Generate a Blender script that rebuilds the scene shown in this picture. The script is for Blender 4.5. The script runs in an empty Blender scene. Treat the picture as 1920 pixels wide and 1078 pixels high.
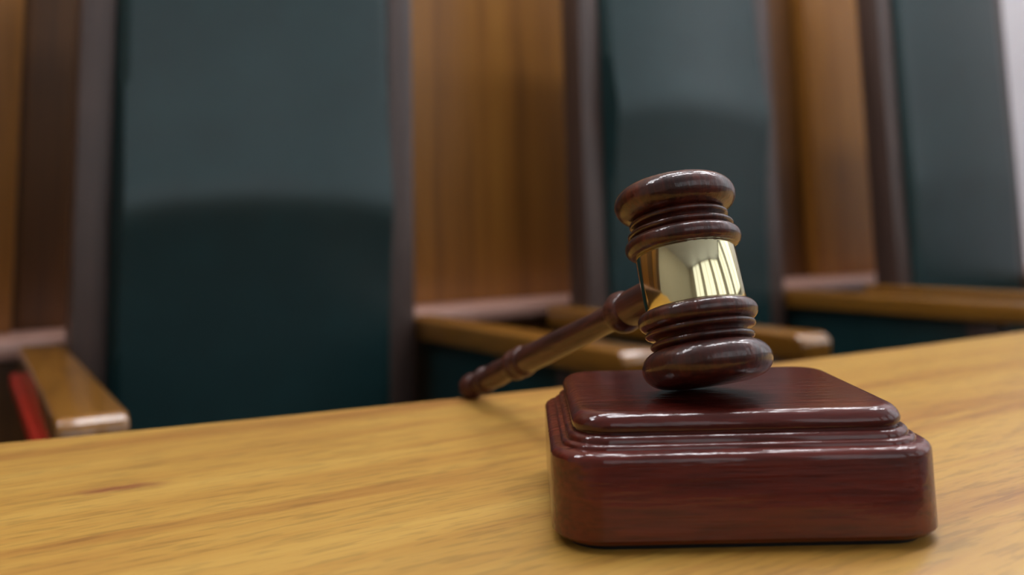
import bpy, bmesh, math, random
from mathutils import Vector, Matrix
random.seed(7)
S = bpy.context.scene
COL = S.collection
PI = math.pi

# ------------------------------------------------------------------ frames
# room axes: X along the row of chairs, Y towards the panelled wall, Z up, floor at 0.
T = 0.75                      # height of the bench top
YAW = math.radians(31.0)      # the camera looks 31 degrees to the right of the room's Y axis
CA, SA = math.cos(YAW), math.sin(YAW)
def room(x, y, z=0.0):
    """point given along / ahead of the camera's heading -> room axes"""
    return Vector((CA * x + SA * y, -SA * x + CA * y, z + T))
def roomdir(x, y, z):
    return Vector((CA * x + SA * y, -SA * x + CA * y, z))

# ------------------------------------------------------------------ camera
FPX, CY, PITCH, ROLL, CAMH = 1624.1, 244.4, 0.1168, -0.0247, 0.1044
cam_d = bpy.data.cameras.new('camera')
cam = bpy.data.objects.new('camera', cam_d); COL.objects.link(cam); S.camera = cam
cam_d.sensor_fit = 'HORIZONTAL'; cam_d.sensor_width = 36.0
cam_d.lens = FPX / 1920 * 36.0
cam_d.shift_y = -(539.0 - CY) / 1920.0
fw = roomdir(0, math.cos(PITCH), math.sin(PITCH)); up = roomdir(0, -math.sin(PITCH), math.cos(PITCH)); rt = roomdir(1, 0, 0)
c_, s_ = math.cos(ROLL), math.sin(ROLL)
r2 = rt * c_ + up * s_; u2 = up * c_ - rt * s_
m = Matrix((r2, u2, -fw)).transposed().to_4x4(); m.translation = room(0, 0, CAMH)
cam.matrix_world = m
cam_d.clip_start = 0.01
cam_d.dof.use_dof = True
cam_d.dof.focus_distance = 0.325
cam_d.dof.aperture_fstop = 5.6

# ------------------------------------------------------------------ world, exposure
w = bpy.data.worlds.new('world'); S.world = w; w.use_nodes = True
w.node_tree.nodes['Background'].inputs[0].default_value = (0.75, 0.82, 0.9, 1)
w.node_tree.nodes['Background'].inputs[1].default_value = 0.3
S.view_settings.view_transform = 'Standard'; S.view_settings.look = 'None'
S.view_settings.gamma = 1.0; S.view_settings.use_curve_mapping = False
S.view_settings.exposure = -1.25
LAMP = 74.0                    # emission of the ceiling light diffusers
PANE_GLOW = 2.4                  # emission of the glowing panes added out of view for the brass reflections

# ------------------------------------------------------------------ materials
def nt(name):
    mt = bpy.data.materials.new(name); mt.use_nodes = True
    n = mt.node_tree.nodes; return mt, n, mt.node_tree.links, n['Principled BSDF']
def lin(c):
    return tuple(((v / 255) / 12.92 if v / 255 <= .04045 else ((v / 255 + .055) / 1.055) ** 2.4) for v in c) + (1,)
def ramp(n, stops):
    r = n.new('ShaderNodeValToRGB'); e = r.color_ramp.elements
    e[0].position, e[0].color = stops[0][0], stops[0][1]
    e[1].position, e[1].color = stops[-1][0], stops[-1][1]
    for p, c in stops[1:-1]:
        k = e.new(p); k.color = c
    return r
def wood(name, dark, mid, light, axis='X', scale=30.0, stretch=0.06, rough=0.35, coat=0.0, coat_rough=0.05,
         bump=0.05, pores=0.0, fine=6.0, spec=0.5, pore_scale=9.0, pore_stretch=.09, coat_ior=1.5):
    mt, n, l, b = nt(name)
    tc = n.new('ShaderNodeTexCoord'); mp = n.new('ShaderNodeMapping')
    sc = [scale] * 3; sc['XYZ'.index(axis)] = scale * stretch
    mp.inputs['Scale'].default_value = sc
    l.new(tc.outputs['Object'], mp.inputs['Vector'])
    n1 = n.new('ShaderNodeTexNoise'); n1.inputs['Scale'].default_value = 1.0; n1.inputs['Detail'].default_value = 5; n1.inputs['Distortion'].default_value = 0.6
    n2 = n.new('ShaderNodeTexNoise'); n2.inputs['Scale'].default_value = fine; n2.inputs['Detail'].default_value = 4
    l.new(mp.outputs[0], n1.inputs['Vector']); l.new(mp.outputs[0], n2.inputs['Vector'])
    mx = n.new('ShaderNodeMix'); mx.data_type = 'FLOAT'; mx.inputs[0].default_value = 0.4
    l.new(n1.outputs['Fac'], mx.inputs[2]); l.new(n2.outputs['Fac'], mx.inputs[3])
    r = ramp(n, [(0.33, lin(dark)), (0.5, lin(mid)), (0.67, lin(light))])
    l.new(mx.outputs[0], r.inputs[0])
    out = r.outputs[0]
    if pores > 0:
        mp2 = n.new('ShaderNodeMapping'); s2 = [scale * pore_scale] * 3; s2['XYZ'.index(axis)] = scale * pore_scale * pore_stretch
        mp2.inputs['Scale'].default_value = s2
        l.new(tc.outputs['Object'], mp2.inputs['Vector'])
        n3 = n.new('ShaderNodeTexNoise'); n3.inputs['Scale'].default_value = 1.0; n3.inputs['Detail'].default_value = 2
        l.new(mp2.outputs[0], n3.inputs['Vector'])
        r3 = ramp(n, [(0.36, (0, 0, 0, 1)), (0.5, (1, 1, 1, 1))]); l.new(n3.outputs['Fac'], r3.inputs[0])
        mm = n.new('ShaderNodeMix'); mm.data_type = 'RGBA'; mm.blend_type = 'MULTIPLY'; mm.inputs[0].default_value = pores
        l.new(out, mm.inputs[6]); l.new(r3.outputs[0], mm.inputs[7]); out = mm.outputs[2]
    l.new(out, b.inputs['Base Color'])
    b.inputs['Roughness'].default_value = rough
    b.inputs['Specular IOR Level'].default_value = spec
    b.inputs['Coat IOR'].default_value = coat_ior; b.inputs['Coat Weight'].default_value = coat; b.inputs['Coat Roughness'].default_value = coat_rough
    if bump:
        bp = n.new('ShaderNodeBump'); bp.inputs['Strength'].default_value = bump; bp.inputs['Distance'].default_value = 0.002
        l.new(n2.outputs['Fac'], bp.inputs['Height']); l.new(bp.outputs[0], b.inputs['Normal'])
        l.new(bp.outputs[0], b.inputs['Coat Normal'])
    return mt
def plain(name, col, rough=0.5, metal=0.0, noise=0.0, nscale=40.0, bump=0.0, bscale=200.0, spec=0.5):
    mt, n, l, b = nt(name)
    b.inputs['Roughness'].default_value = rough; b.inputs['Metallic'].default_value = metal
    b.inputs['Specular IOR Level'].default_value = spec
    tc = n.new('ShaderNodeTexCoord'); tx = n.new('ShaderNodeTexNoise'); tx.inputs['Scale'].default_value = nscale; tx.inputs['Detail'].default_value = 4
    l.new(tc.outputs['Object'], tx.inputs['Vector'])
    c = lin(col); lo = tuple(v * (1 - noise) for v in c[:3]) + (1,); hi = tuple(min(1, v * (1 + noise)) for v in c[:3]) + (1,)
    r = ramp(n, [(0.3, lo), (0.7, hi)]); l.new(tx.outputs['Fac'], r.inputs[0]); l.new(r.outputs[0], b.inputs['Base Color'])
    if bump:
        vo = n.new('ShaderNodeTexVoronoi'); vo.inputs['Scale'].default_value = bscale; l.new(tc.outputs['Object'], vo.inputs['Vector'])
        bp = n.new('ShaderNodeBump'); bp.inputs['Strength'].default_value = bump; bp.inputs['Distance'].default_value = 0.001
        l.new(vo.outputs['Distance'], bp.inputs['Height']); l.new(bp.outputs[0], b.inputs['Normal'])
    return mt
def emit(name, col, strength):
    mt, n, l, b = nt(name)
    b.inputs['Base Color'].default_value = col; b.inputs['Emission Color'].default_value = col; b.inputs['Emission Strength'].default_value = strength
    return mt

M = {}
M['oak'] = wood('golden_oak', (150, 100, 40), (177, 135, 59), (190, 152, 73), 'X', 26, .07, .45, 0, bump=.08, pores=.22, fine=5, pore_scale=15, pore_stretch=.15)
M['mahogany'] = wood('mahogany', (62, 15, 7), (84, 22, 11), (102, 31, 15), 'X', 60, .08, .55, .9, .08, bump=.14, pores=.25, coat_ior=1.5, spec=.15)
M['turned'] = wood('turned_rosewood', (34, 10, 7), (64, 21, 12), (92, 36, 19), 'Z', 110, .15, .45, .8, .07, coat_ior=1.5, spec=.3, bump=.1, pores=.3, pore_scale=4)
M['turned_x'] = wood('turned_rosewood_handle', (42, 20, 15), (68, 35, 27), (92, 52, 42), 'Z', 110, .1, .5, .38, .12, spec=.2, bump=.08, pores=.3, pore_scale=4)
M['frame'] = wood('dark_walnut', (42, 30, 25), (58, 43, 37), (72, 54, 47), 'Z', 30, .06, .45, .2, .3, spec=.45)
M['arm'] = wood('amber_oak', (100, 64, 16), (126, 83, 24), (146, 99, 34), 'Y', 30, .06, .3, .9, .08, coat_ior=1.6)
M['panel_light'] = wood('amber_veneer', (106, 66, 20), (132, 86, 28), (150, 102, 38), 'Z', 22, .03, .45, .2, .3, fine=7)
M['panel_dark'] = wood('brown_veneer', (68, 40, 10), (88, 54, 15), (104, 66, 20), 'Z', 22, .03, .5, .15, .3, fine=7)
M['ledge'] = wood('pale_lacquered_wood', (166, 124, 108), (184, 142, 126), (198, 160, 146), 'X', 22, .05, .3, .3, .2)
M['leather'] = plain('green_leather', (20, 44, 45), .33, noise=.12, nscale=14, bump=.10, bscale=260, spec=.46)
M['brass'] = plain('polished_brass', (238, 230, 186), .1, 1.0, noise=.03, nscale=60)
M['red'] = plain('red_lacquer', (168, 34, 22), .35, noise=.1)
M['white'] = plain('white_plaster', (226, 227, 232), .8, noise=.02, nscale=6)
M['cream'] = plain('cream_plaster', (192, 186, 172), .85, noise=.02, nscale=6)
M['carpet'] = plain('brown_carpet', (52, 44, 40), .95, noise=.2, nscale=300)
M['metal'] = plain('white_metal', (225, 225, 225), .4, noise=.02)
M['felt'] = plain('black_felt', (16, 15, 15), .95, noise=.2, nscale=300)
M['lamp'] = emit('lit_diffuser', (.97, .96, 1, 1), LAMP)
M['pane'] = emit('added_bright_pane', (.93, .96, 1, 1), PANE_GLOW)

# a short dark reddish mineral streak in the bench top, lying along the grain
def streak(mt, spot, ang, lx, ly):
    n, l = mt.node_tree.nodes, mt.node_tree.links; b = n['Principled BSDF']
    src = b.inputs['Base Color'].links[0].from_socket
    tc = n.new('ShaderNodeTexCoord'); mp = n.new('ShaderNodeMapping'); mp.vector_type = 'TEXTURE'
    mp.inputs['Location'].default_value = (spot[0], spot[1], spot[2]); mp.inputs['Rotation'].default_value = (0, 0, ang); mp.inputs['Scale'].default_value = (lx, ly, .05)
    nz = n.new('ShaderNodeTexNoise'); nz.inputs['Scale'].default_value = 60; va = n.new('ShaderNodeVectorMath'); va.operation = 'MULTIPLY_ADD'
    va.inputs[1].default_value = (.012, .012, 0)
    l.new(tc.outputs['Object'], nz.inputs['Vector']); l.new(nz.outputs['Color'], va.inputs[0]); l.new(tc.outputs['Object'], va.inputs[2])
    l.new(va.outputs[0], mp.inputs['Vector'])
    ln = n.new('ShaderNodeVectorMath'); ln.operation = 'LENGTH'; l.new(mp.outputs[0], ln.inputs[0])
    r = ramp(n, [(0.25, (.75, .75, .75, 1)), (1.0, (0, 0, 0, 1))]); l.new(ln.outputs['Value'], r.inputs[0])
    mm = n.new('ShaderNodeMix'); mm.data_type = 'RGBA'; mm.inputs[7].default_value = lin((120, 58, 36))
    l.new(r.outputs[0], mm.inputs[0]); l.new(src, mm.inputs[6]); l.new(mm.outputs[2], b.inputs['Base Color'])

# ------------------------------------------------------------------ mesh helpers
def link(name, me, mat, parent=None, loc=None, rot=None, sharp=40):
    me.materials.append(M[mat])
    for p in me.polygons: p.use_smooth = True
    me.set_sharp_from_angle(angle=math.radians(sharp))
    o = bpy.data.objects.new(name, me); COL.objects.link(o)
    if loc is not None: o.location = loc
    if rot is not None: o.rotation_euler = rot
    if parent: o.parent = parent
    return o
def mesh(name, v, f):
    me = bpy.data.meshes.new(name); me.from_pydata([tuple(p) for p in v], [], f); me.update()
    bm = bmesh.new(); bm.from_mesh(me); bmesh.ops.recalc_face_normals(bm, faces=bm.faces); bm.to_mesh(me); bm.free()
    return me
def box(name, x0, x1, y0, y1, z0, z1, bev=0.0, seg=2):
    bm = bmesh.new(); bmesh.ops.create_cube(bm, size=1)
    for v in bm.verts:
        v.co = Vector(((x0 + x1) / 2 + v.co.x * (x1 - x0), (y0 + y1) / 2 + v.co.y * (y1 - y0), (z0 + z1) / 2 + v.co.z * (z1 - z0)))
    if bev: bmesh.ops.bevel(bm, geom=list(bm.edges), offset=bev, segments=seg, profile=.5, affect='EDGES')
    me = bpy.data.meshes.new(name); bm.to_mesh(me); bm.free(); return me
def lathe(name, prof, n=64):
    """prof: list of (r, z); axis Z; closed at ends where r == 0"""
    v, f = [], []; rings = []
    for r, z in prof:
        if r < 1e-6:
            rings.append([len(v)]); v.append((0, 0, z))
        else:
            rings.append(list(range(len(v), len(v) + n)))
            v += [(r * math.cos(2 * PI * i / n), r * math.sin(2 * PI * i / n), z) for i in range(n)]
    for a, b in zip(rings, rings[1:]):
        for i in range(n):
            j = (i + 1) % n
            if len(a) == 1: f.append((a[0], b[i], b[j]))
            elif len(b) == 1: f.append((a[i], b[0], a[j]))
            else: f.append((a[i], b[i], b[j], a[j]))
    return mesh(name, v, f)
def rrect(w, d, r, n=8):
    pts = []
    for cx, cy, a0 in ((w / 2 - r, d / 2 - r, 0), (-w / 2 + r, d / 2 - r, PI / 2), (-w / 2 + r, -d / 2 + r, PI), (w / 2 - r, -d / 2 + r, 1.5 * PI)):
        for i in range(n + 1):
            a = a0 + i / n * PI / 2; pts.append((cx + r * math.cos(a), cy + r * math.sin(a)))
    return pts
def loft(name, w, d, r, levels):
    """levels: (z, inset); rounded-rectangle sections, both ends capped"""
    v, f = [], []; k = None
    for z, ins in levels:
        p = rrect(w - 2 * ins, d - 2 * ins, max(r - ins * .55, .002)); k = len(p)
        v += [(x, y, z) for x, y in p]
    for i in range(len(levels) - 1):
        for j in range(k):
            a, b = i * k + j, i * k + (j + 1) % k
            f.append((a, b, b + k, a + k))
    f.append(tuple(range(k))[::-1]); f.append(tuple(range((len(levels) - 1) * k, len(levels) * k)))
    return mesh(name, v, f)
def empty(name, loc, label=None, cat=None, group=None, rotz=0):
    o = bpy.data.objects.new(name, None); COL.objects.link(o); o.location = loc; o.rotation_euler = (0, 0, rotz)
    o.empty_display_size = .05
    if label: o['label'] = label; o['category'] = cat
    if group: o['group'] = group
    return o
def struct(o, label=None, cat=None):
    o['kind'] = 'structure'
    if label: o['label'] = label
    if cat: o['category'] = cat
    return o

# ------------------------------------------------------------------ the room
X0, X1, Y0, Y1, ZC = -3.0, 3.02, -3.2, 1.78, 3.2
struct(link('floor', box('floor', X0 - .1, X1 + .1, Y0 - .1, Y1 + .1, -.1, 0), 'carpet'), 'brown carpet floor beneath the judges bench', 'floor')
struct(link('ceiling', box('ceiling', X0 - .1, X1 + .1, Y0 - .1, Y1 + .1, ZC, ZC + .1), 'white'), 'white ceiling above the courtroom', 'ceiling')
wb = struct(link('wall_back', box('wall_back', X0 - .1, X1 + .1, Y1, Y1 + .1, 0, ZC), 'panel_dark'), 'amber wood panelled wall behind the three high chairs', 'wall')
struct(link('wall_right', box('wall_right', X1, X1 + .1, Y0, Y1, 0, ZC), 'white'), 'white plaster wall right of the rightmost chair', 'wall')
struct(link('wall_left', box('wall_left', X0 - .1, X0, Y0, Y1, 0, ZC), 'cream'), 'plain cream wall beyond the left edge', 'wall')
wf = struct(link('wall_front', box('wall_front', X0 - .1, X1 + .1, Y0 - .1, Y0, 0, ZC), 'cream'), 'plain cream wall facing the bench from behind the camera', 'wall')
LZ = T - .046                      # top of the ledge along the panelled wall
# veneer boards: proud light ones and recessed dark ones take turns
edges = [-2.98, -2.10, -1.40, -.70, .038, .66, 1.36, 2.055, 2.76, 3.01]
for i in range(len(edges) - 1):
    light = i % 2 == 1
    a, b = edges[i] + .003, edges[i + 1] - .003
    if light:
        link('panel', box('panel', a, b, Y1 - .065, Y1 - .001, LZ + .001, ZC - .001, .004), 'panel_light', wb)
    else:
        link('panel', box('panel', a, b, Y1 - .022, Y1 - .001, LZ + .001, ZC - .001, .002), 'panel_dark', wb)
led = struct(link('trim_1', box('trim_1', X0 + .005, X1 - .005, Y1 - .17, Y1 - .001, 0.001, LZ - .03), 'panel_dark'), 'low wood wainscot ledge along the panelled wall behind the chairs', 'ledge')
link('ledge_cap', box('ledge_cap', X0 + .005, X1 - .005, Y1 - .19, Y1 - .002, LZ - .03, LZ, .006), 'ledge', led)
# glowing panes added on the unseen walls to give the brass band bright reflections
def window(n, wall, a, b, z0=.9, z1=3.12):
    """wall 'front' spans X, wall 'right' spans Y"""
    def put(nm, p, q, c, d, t0, t1, mat, parent=None, bev=0):
        if wall == 'front': me = box(nm, p, q, Y0 + t0, Y0 + t1, c, d, bev)
        else: me = box(nm, X1 - t1, X1 - t0, p, q, c, d, bev)
        return link(nm, me, mat, parent)
    o = struct(put('window_%d' % n, a, b, z0, z1, .001, .015, 'pane'), 'tall glowing pane added out of view for brass reflections on the %s wall' % wall, 'window')
    for p, q, c, d in ((a - .06, a, z0 - .06, z1 + .06), (b, b + .06, z0 - .06, z1 + .06), (a, b, z0 - .06, z0), (a, b, z1, z1 + .06), ((a + b) / 2 - .02, (a + b) / 2 + .02, z0, z1)):
        put('window_frame', p, q, c, d, .002, .05, 'frame', o, .004)
window(1, 'front', -2.1, -.9); window(2, 'front', -.5, .8); window(3, 'front', 1.2, 2.5); window(4, 'right', -2.8, -1.5); window(5, 'right', -1.1, .2)

# ceiling light fixtures (the lamps that light the scene)
def ceiling_light(x, y, lx, ly, label):
    t = empty('ceiling_light', (x, y, ZC - .055), label, 'ceiling light', 'ceiling light fixtures')
    link('housing', box('housing', -lx / 2 - .03, lx / 2 + .03, -ly / 2 - .03, ly / 2 + .03, .012, .054, .004), 'metal', t)
    link('diffuser', box('diffuser', -lx / 2, lx / 2, -ly / 2, ly / 2, 0, .012), 'lamp', t)
for x, y, nm in ((-1.0, 1.1, 'left long fluorescent ceiling light above the chairs'), (.6, 1.1, 'middle long fluorescent ceiling light above the chairs'),
                 (2.2, 1.1, 'right long fluorescent ceiling light above the chairs'), (.6, .30, 'left long fluorescent ceiling light above the bench'),
                 (2.2, .30, 'right long fluorescent ceiling light above the bench')):
    ceiling_light(x, y, 1.2, .18, nm)

# ------------------------------------------------------------------ the bench
def inner(x): return .553 - .19 * x + .11 * x * x
BX0, BX1, BD = -1.0, 2.5, .37
bench = empty('judges_bench', (0, 0, 0), 'curved golden oak bench top carrying the gavel and block', 'bench')
N = 70
def strip(name, off_in, off_out, z0, z1, rb=.004):
    """a bar that follows the curve of the bench; section with eased edges"""
    v, f = [], []
    for i in range(N + 1):
        x = BX0 + (BX1 - BX0) * i / N; yi = inner(x)
        a, b = yi - off_in, yi - off_out
        sec = [(a, z0 + rb), (a, z1 - rb), (a - rb * .3, z1 - rb * .3), (a - rb, z1), (b + rb, z1), (b + rb * .3, z1 - rb * .3), (b, z1 - rb), (b, z0 + rb), (b + rb, z0), (a - rb, z0)]
        v += [(x, y, z) for y, z in sec]
    k = 10
    for i in range(N):
        for j in range(k):
            p, q = i * k + j, i * k + (j + 1) % k
            f.append((p, q, q + k, p + k))
    f.append(tuple(range(k))); f.append(tuple(range(N * k, N * k + k))[::-1])
    return mesh(name, v, f)
link('worktop', strip('worktop', 0, BD, T - .035, T), 'oak', bench, sharp=30)
link('apron', strip('apron', .05, .075, T - .12, T - .035, .002), 'oak', bench)
link('front_panel', strip('front_panel', BD - .06, BD - .03, 0, T - .035, .002), 'panel_light', bench)
for x in (BX0 + .05, .75, BX1 - .08):
    y = inner(x)
    link('support_panel', box('support_panel', x, x + .03, y - BD + .065, y - .09, 0, T - .036, .002), 'panel_light', bench)
# mineral streak, placed on the top
sp = Vector((-.1700, .3930))
spr = room(sp.x, sp.y)
streak(M['oak'], (spr.x, spr.y, T), math.radians(-9), .026, .006)

# ------------------------------------------------------------------ the sounding block
BW, BDp, BH = .130, .1115, .0425
bc = room(.0759, .3491)
block = empty('sounding_block', (bc.x, bc.y, T), 'glossy red mahogany sounding block with stepped edge under the gavel', 'sounding block', rotz=-.012 - YAW)
R0 = .017
def arc(z0, i0, z1, i1, n=5, bulge=1):
    """quarter-round from (z0,i0) up to (z1,i1)"""
    o = []
    for k in range(1, n + 1):
        t = k / n * PI / 2
        if bulge > 0: o.append((z0 + (z1 - z0) * math.sin(t), i0 + (i1 - i0) * (1 - math.cos(t))))
        else: o.append((z0 + (z1 - z0) * (1 - math.cos(t)), i0 + (i1 - i0) * math.sin(t)))
    return o
lev = [(.0016, .0034), (.0024, .0014), (.0040, 0), (.0282, 0)] + arc(.0282, 0, .0312, .0030, 6) + [(.0314, .0040)]
link('base', loft('base', BW, BDp, R0, lev), 'mahogany', block, sharp=35)
lev = [(.0310, .0040)] + arc(.0314, .0040, .0330, .0054, 4) + [(.0331, .0060)] + arc(.0333, .0060, .0355, .0080, 5) + [(.0356, .0088), (.0362, .0088), (.0366, .0082)] + arc(.0372, .0078, .0425, .0128, 9)
link('moulded_top', loft('moulded_top', BW, BDp, R0, lev), 'mahogany', block, sharp=35)
link('felt_pad', loft('felt_pad', BW - .010, BDp - .010, R0 - .003, [(.0, 0), (.0018, 0)]), 'felt', block)

# ------------------------------------------------------------------ the gavel
gh = room(.0669, .337, .0852)
gu = roomdir(-.0922, .2774, .9563).normalized()
tip = room(-.0307, .5700, .0071)
gd = (tip - gh); GL = gd.length; gd.normalize()
gu = (gu - gd * gu.dot(gd)).normalized(); gx = gu.cross(gd)
gavel = empty('gavel', gh, 'dark turned wood gavel with brass band leaning on the block', 'gavel')
gm = Matrix((gd, gu.cross(gd), gu)).transposed().to_4x4(); gm.translation = gh
gavel.matrix_world = gm                     # local Z: head axis, local X: handle
def tor(zc, rc, rho_z, rho_r, a0, a1, n=10):
    return [(rc + rho_r * math.cos(math.radians(a0 + (a1 - a0) * k / n)), zc + rho_z * math.sin(math.radians(a0 + (a1 - a0) * k / n))) for k in range(n + 1)]
half = [(.0183, .0), (.0183, .0108)]
half += tor(.0143, .0192, .0035, .0034, -85, 80)
half += [(.0194, .0179)] + tor(.0193, .0190, .0013, .0018, -70, 70, 6)
half += [(.0174, .0209), (.0168, .0216), (.0174, .0223)] + tor(.0235, .0182, .0012, .0013, -60, 70, 5) + [(.0180, .0249)]
half += tor(.0318, .0162, .0067, .0078, -80, 84, 14)
half += [(.012, .0387), (.006, .0391), (0, .0392)]
prof = [(r, -z) for r, z in reversed(half)] + half[1:]
link('head', lathe('head', prof, 72), 'turned', gavel, sharp=50)
low = min((gm @ v.co).z for v in bpy.data.objects['head'].data.vertices)
gavel.location.z += T + BH + .0001 - low    # the rim of the head just touches the block
bp = [(.0182, -.0109), (.0190, -.0108), (.0192, -.0103), (.0192, .0103), (.0190, .0108), (.0182, .0109)]
link('brass_band', lathe('brass_band', bp, 96), 'brass', gavel, sharp=50)
def hl(name, prof, mat, parent):
    o = link(name, lathe(name, prof, 40), mat, parent, rot=(0, PI / 2, 0) if parent == gavel else None, sharp=50); return o
hp = [(0, .012), (.0078, .013), (.0078, .046), (.0070, .049), (.0066, .062), (.0058, .066), (.0061, .09), (.0066, .12), (.0071, .15), (.0073, .164),
      (.0066, .168), (.0066, .190), (.0064, .197), (.0070, .206), (.0073, .214), (.0068, .222), (.0062, .228), (.0062, .244), (.0055, .248), (.0055, .258), (0, .259)]
hd = hl('handle', hp, 'turned_x', gavel)
hl('collar', [(.0060, .0475)] + tor(0.0545, .0040, .0070, .0052, -70, 70, 12) + [(.0060, .0615)], 'turned_x', hd)
for nm, z, r_, hz in (('bead', .1735, .0086, .0048), ('bead', .184, .0084, .0048), ('bead', .2360, .0080, .0038)):
    hl(nm, tor(z, r_ - .0032, hz, .0032, -90, 90, 10), 'turned_x', hd)
hl('knob', [(.0050, .247), (.0052, .250)] + tor(.2615, .0028, .0085, .0052, -70, 80, 12) + [(0, .2702)], 'turned_x', hd)

# ------------------------------------------------------------------ chairs
CW = .54
def pad_mesh(zb, amp_hi, amp_lo, base):
    """upholstered back: bulges forward to a fold at height zb, leaning back above it and tucking in below it"""
    z0, z1, hw = .50, 1.545, .2195
    nx, nz = 44, 90; v, f = [], []
    for j in range(nz + 1):
        z = z0 + (z1 - z0) * j / nz
        ez = min(1, min(z - z0, z1 - z) / .03); ez = math.sqrt(max(0, 1 - (1 - ez) ** 2))
        for i in range(nx + 1):
            x = -hw + 2 * hw * i / nx
            ex = min(1, (hw - abs(x)) / .011); ex = math.sqrt(max(0, 1 - (1 - ex) ** 2))
            q = z - zb - .022 * (1 - (x / hw) ** 2)          # the fold arches up a little in the middle
            qa = .012 * math.log(1 + math.exp(max(-50, min(50, q / .012))))    # softened distance above the fold
            qb = qa - q                                                          # and below it
            d = base - amp_hi * (.16 * (1 - math.exp(-qa / .09)) + .35 * qa) - amp_lo * (1 - math.exp(-qb / .16))
            crown = .010 * (1 - (x / hw) ** 2)
            v.append((x, -max(0, (d + crown)) * ex * ez - .002, z))
    K = nx + 1
    for j in range(nz):
        for i in range(nx):
            a = j * K + i; f.append((a, a + 1, a + 1 + K, a + K))
    nb = len(v)                                       # flat back
    rim = [i for i in range(K)] + [j * K + nx for j in range(1, nz + 1)] + [nz * K + i for i in range(nx - 1, -1, -1)] + [j * K for j in range(nz - 1, 0, -1)]
    for i in rim: v.append((v[i][0], .020, v[i][2]))
    L = len(rim)
    for i in range(L):
        f.append((rim[i], nb + i, nb + (i + 1) % L, rim[(i + 1) % L]))
    f.append(tuple(range(nb, nb + L)))
    return mesh('back_pad', v, f)
def arm_mesh(x0, x1):
    """armrest: flat top board with a rounded-over nose at the front (local -Y)"""
    ya, yb, z1, th, r = -.565, .055, T - .041, .036, .017
    prof = [(yb, z1 - th), (yb, z1)] + [(ya + r - r * math.sin(t), z1 - r + r * math.cos(t)) for t in [PI / 2 * k / 8 for k in range(9)]] + [(ya + .002, z1 - th + .003), (ya + .006, z1 - th)]
    bm = bmesh.new()
    A = [bm.verts.new((x0, y, z)) for y, z in prof]; B = [bm.verts.new((x1, y, z)) for y, z in prof]; n = len(prof)
    bm.faces.new(A); bm.faces.new(B[::-1])
    for i in range(n): bm.faces.new((A[i], B[i], B[(i + 1) % n], A[(i + 1) % n]))
    bmesh.ops.recalc_face_normals(bm, faces=bm.faces)
    eg = [e for e in bm.edges if len({round(v.co.x, 5) for v in e.verts}) == 1]
    bmesh.ops.bevel(bm, geom=eg, offset=.005, segments=3, profile=.5, affect='EDGES', clamp_overlap=True)
    me = bpy.data.meshes.new('armrest'); bm.to_mesh(me); bm.free(); return me
def chair(cx, cy, zb, hi, lo, label, red=False, rz=0, base=.046):
    c = empty('high_back_chair', (cx, cy, 0), label, 'chair', 'high-backed chairs behind the bench', rz)
    h = CW / 2
    # local Y = 0 is the front plane of the back posts
    for s in (-1, 1):
        x0, x1 = sorted((s * h, s * (h - .05)))
        link('back_post', box('back_post', x0, x1, 0, .065, 0, 1.60, .005), 'frame', c)
    link('top_rail', box('top_rail', -h + .05, h - .05, .004, .06, 1.545, 1.60, .004), 'frame', c)
    link('bottom_rail', box('bottom_rail', -h + .05, h - .05, .008, .056, .30, .36, .004), 'frame', c)
    link('back_panel', box('back_panel', -h + .048, h - .048, .022, .045, .36, 1.546, .002), 'frame', c)
    link('back_pad', pad_mesh(zb, hi, lo, base), 'leather', c, sharp=60)
    for s in (-1, 1):
        x0, x1 = sorted((s * (h - .055), s * (h - .01)))
        link('leg', box('leg', x0, x1, -.52, -.475, 0, .36, .004), 'frame', c)
    link('seat_frame', box('seat_frame', -h + .005, h - .005, -.53, -.002, .36, .42, .005), 'frame', c)
    link('seat', loft('seat', CW - .03, .50, .05, [(.421, .006), (.428, .001), (.47, 0), (.485, .004), (.495, .014), (.499, .03)]), 'leather', c, loc=(0, -.272, 0))
    for s in (-1, 1):
        x0, x1 = sorted((s * (h + .002), s * (h + .060)))
        a = link('armrest', arm_mesh(x0, x1), 'arm', c)
        xm = s * (h + .031)
        link('arm_post', box('arm_post', xm - .022, xm + .022, -.47, -.41, .30, T - .078, .004), 'frame', a)
        link('side_rail', box('side_rail', xm - .018, xm + .018, -.41, .055, .33, .39, .004), 'frame', a)
        link('side_panel', box('side_panel', xm - .012, xm + .012, -.41, .05, .39, T - .078, .003), 'leather', a)
        if red and s < 0:
            o = link('side_strip', box('side_strip', x0 - .008, x0 + .010, -.545, .053, T - .095, T - .0775, .002), 'red', a)
            o['label'] = 'narrow red strip along the outer side of the arm'
    return c
chair(.370, 1.400, T + .155, .12, .034, 'largest dark green leather chair, leftmost of the three behind the bench', red=True, rz=.02)
chair(1.258, 1.375, T + .345, .12, .034, 'middle dark green leather chair directly behind the gavel head', base=.040)
chair(2.097, 1.300, T + .195, .03, .012, 'rightmost dark green leather chair beside the white wall', base=.020)
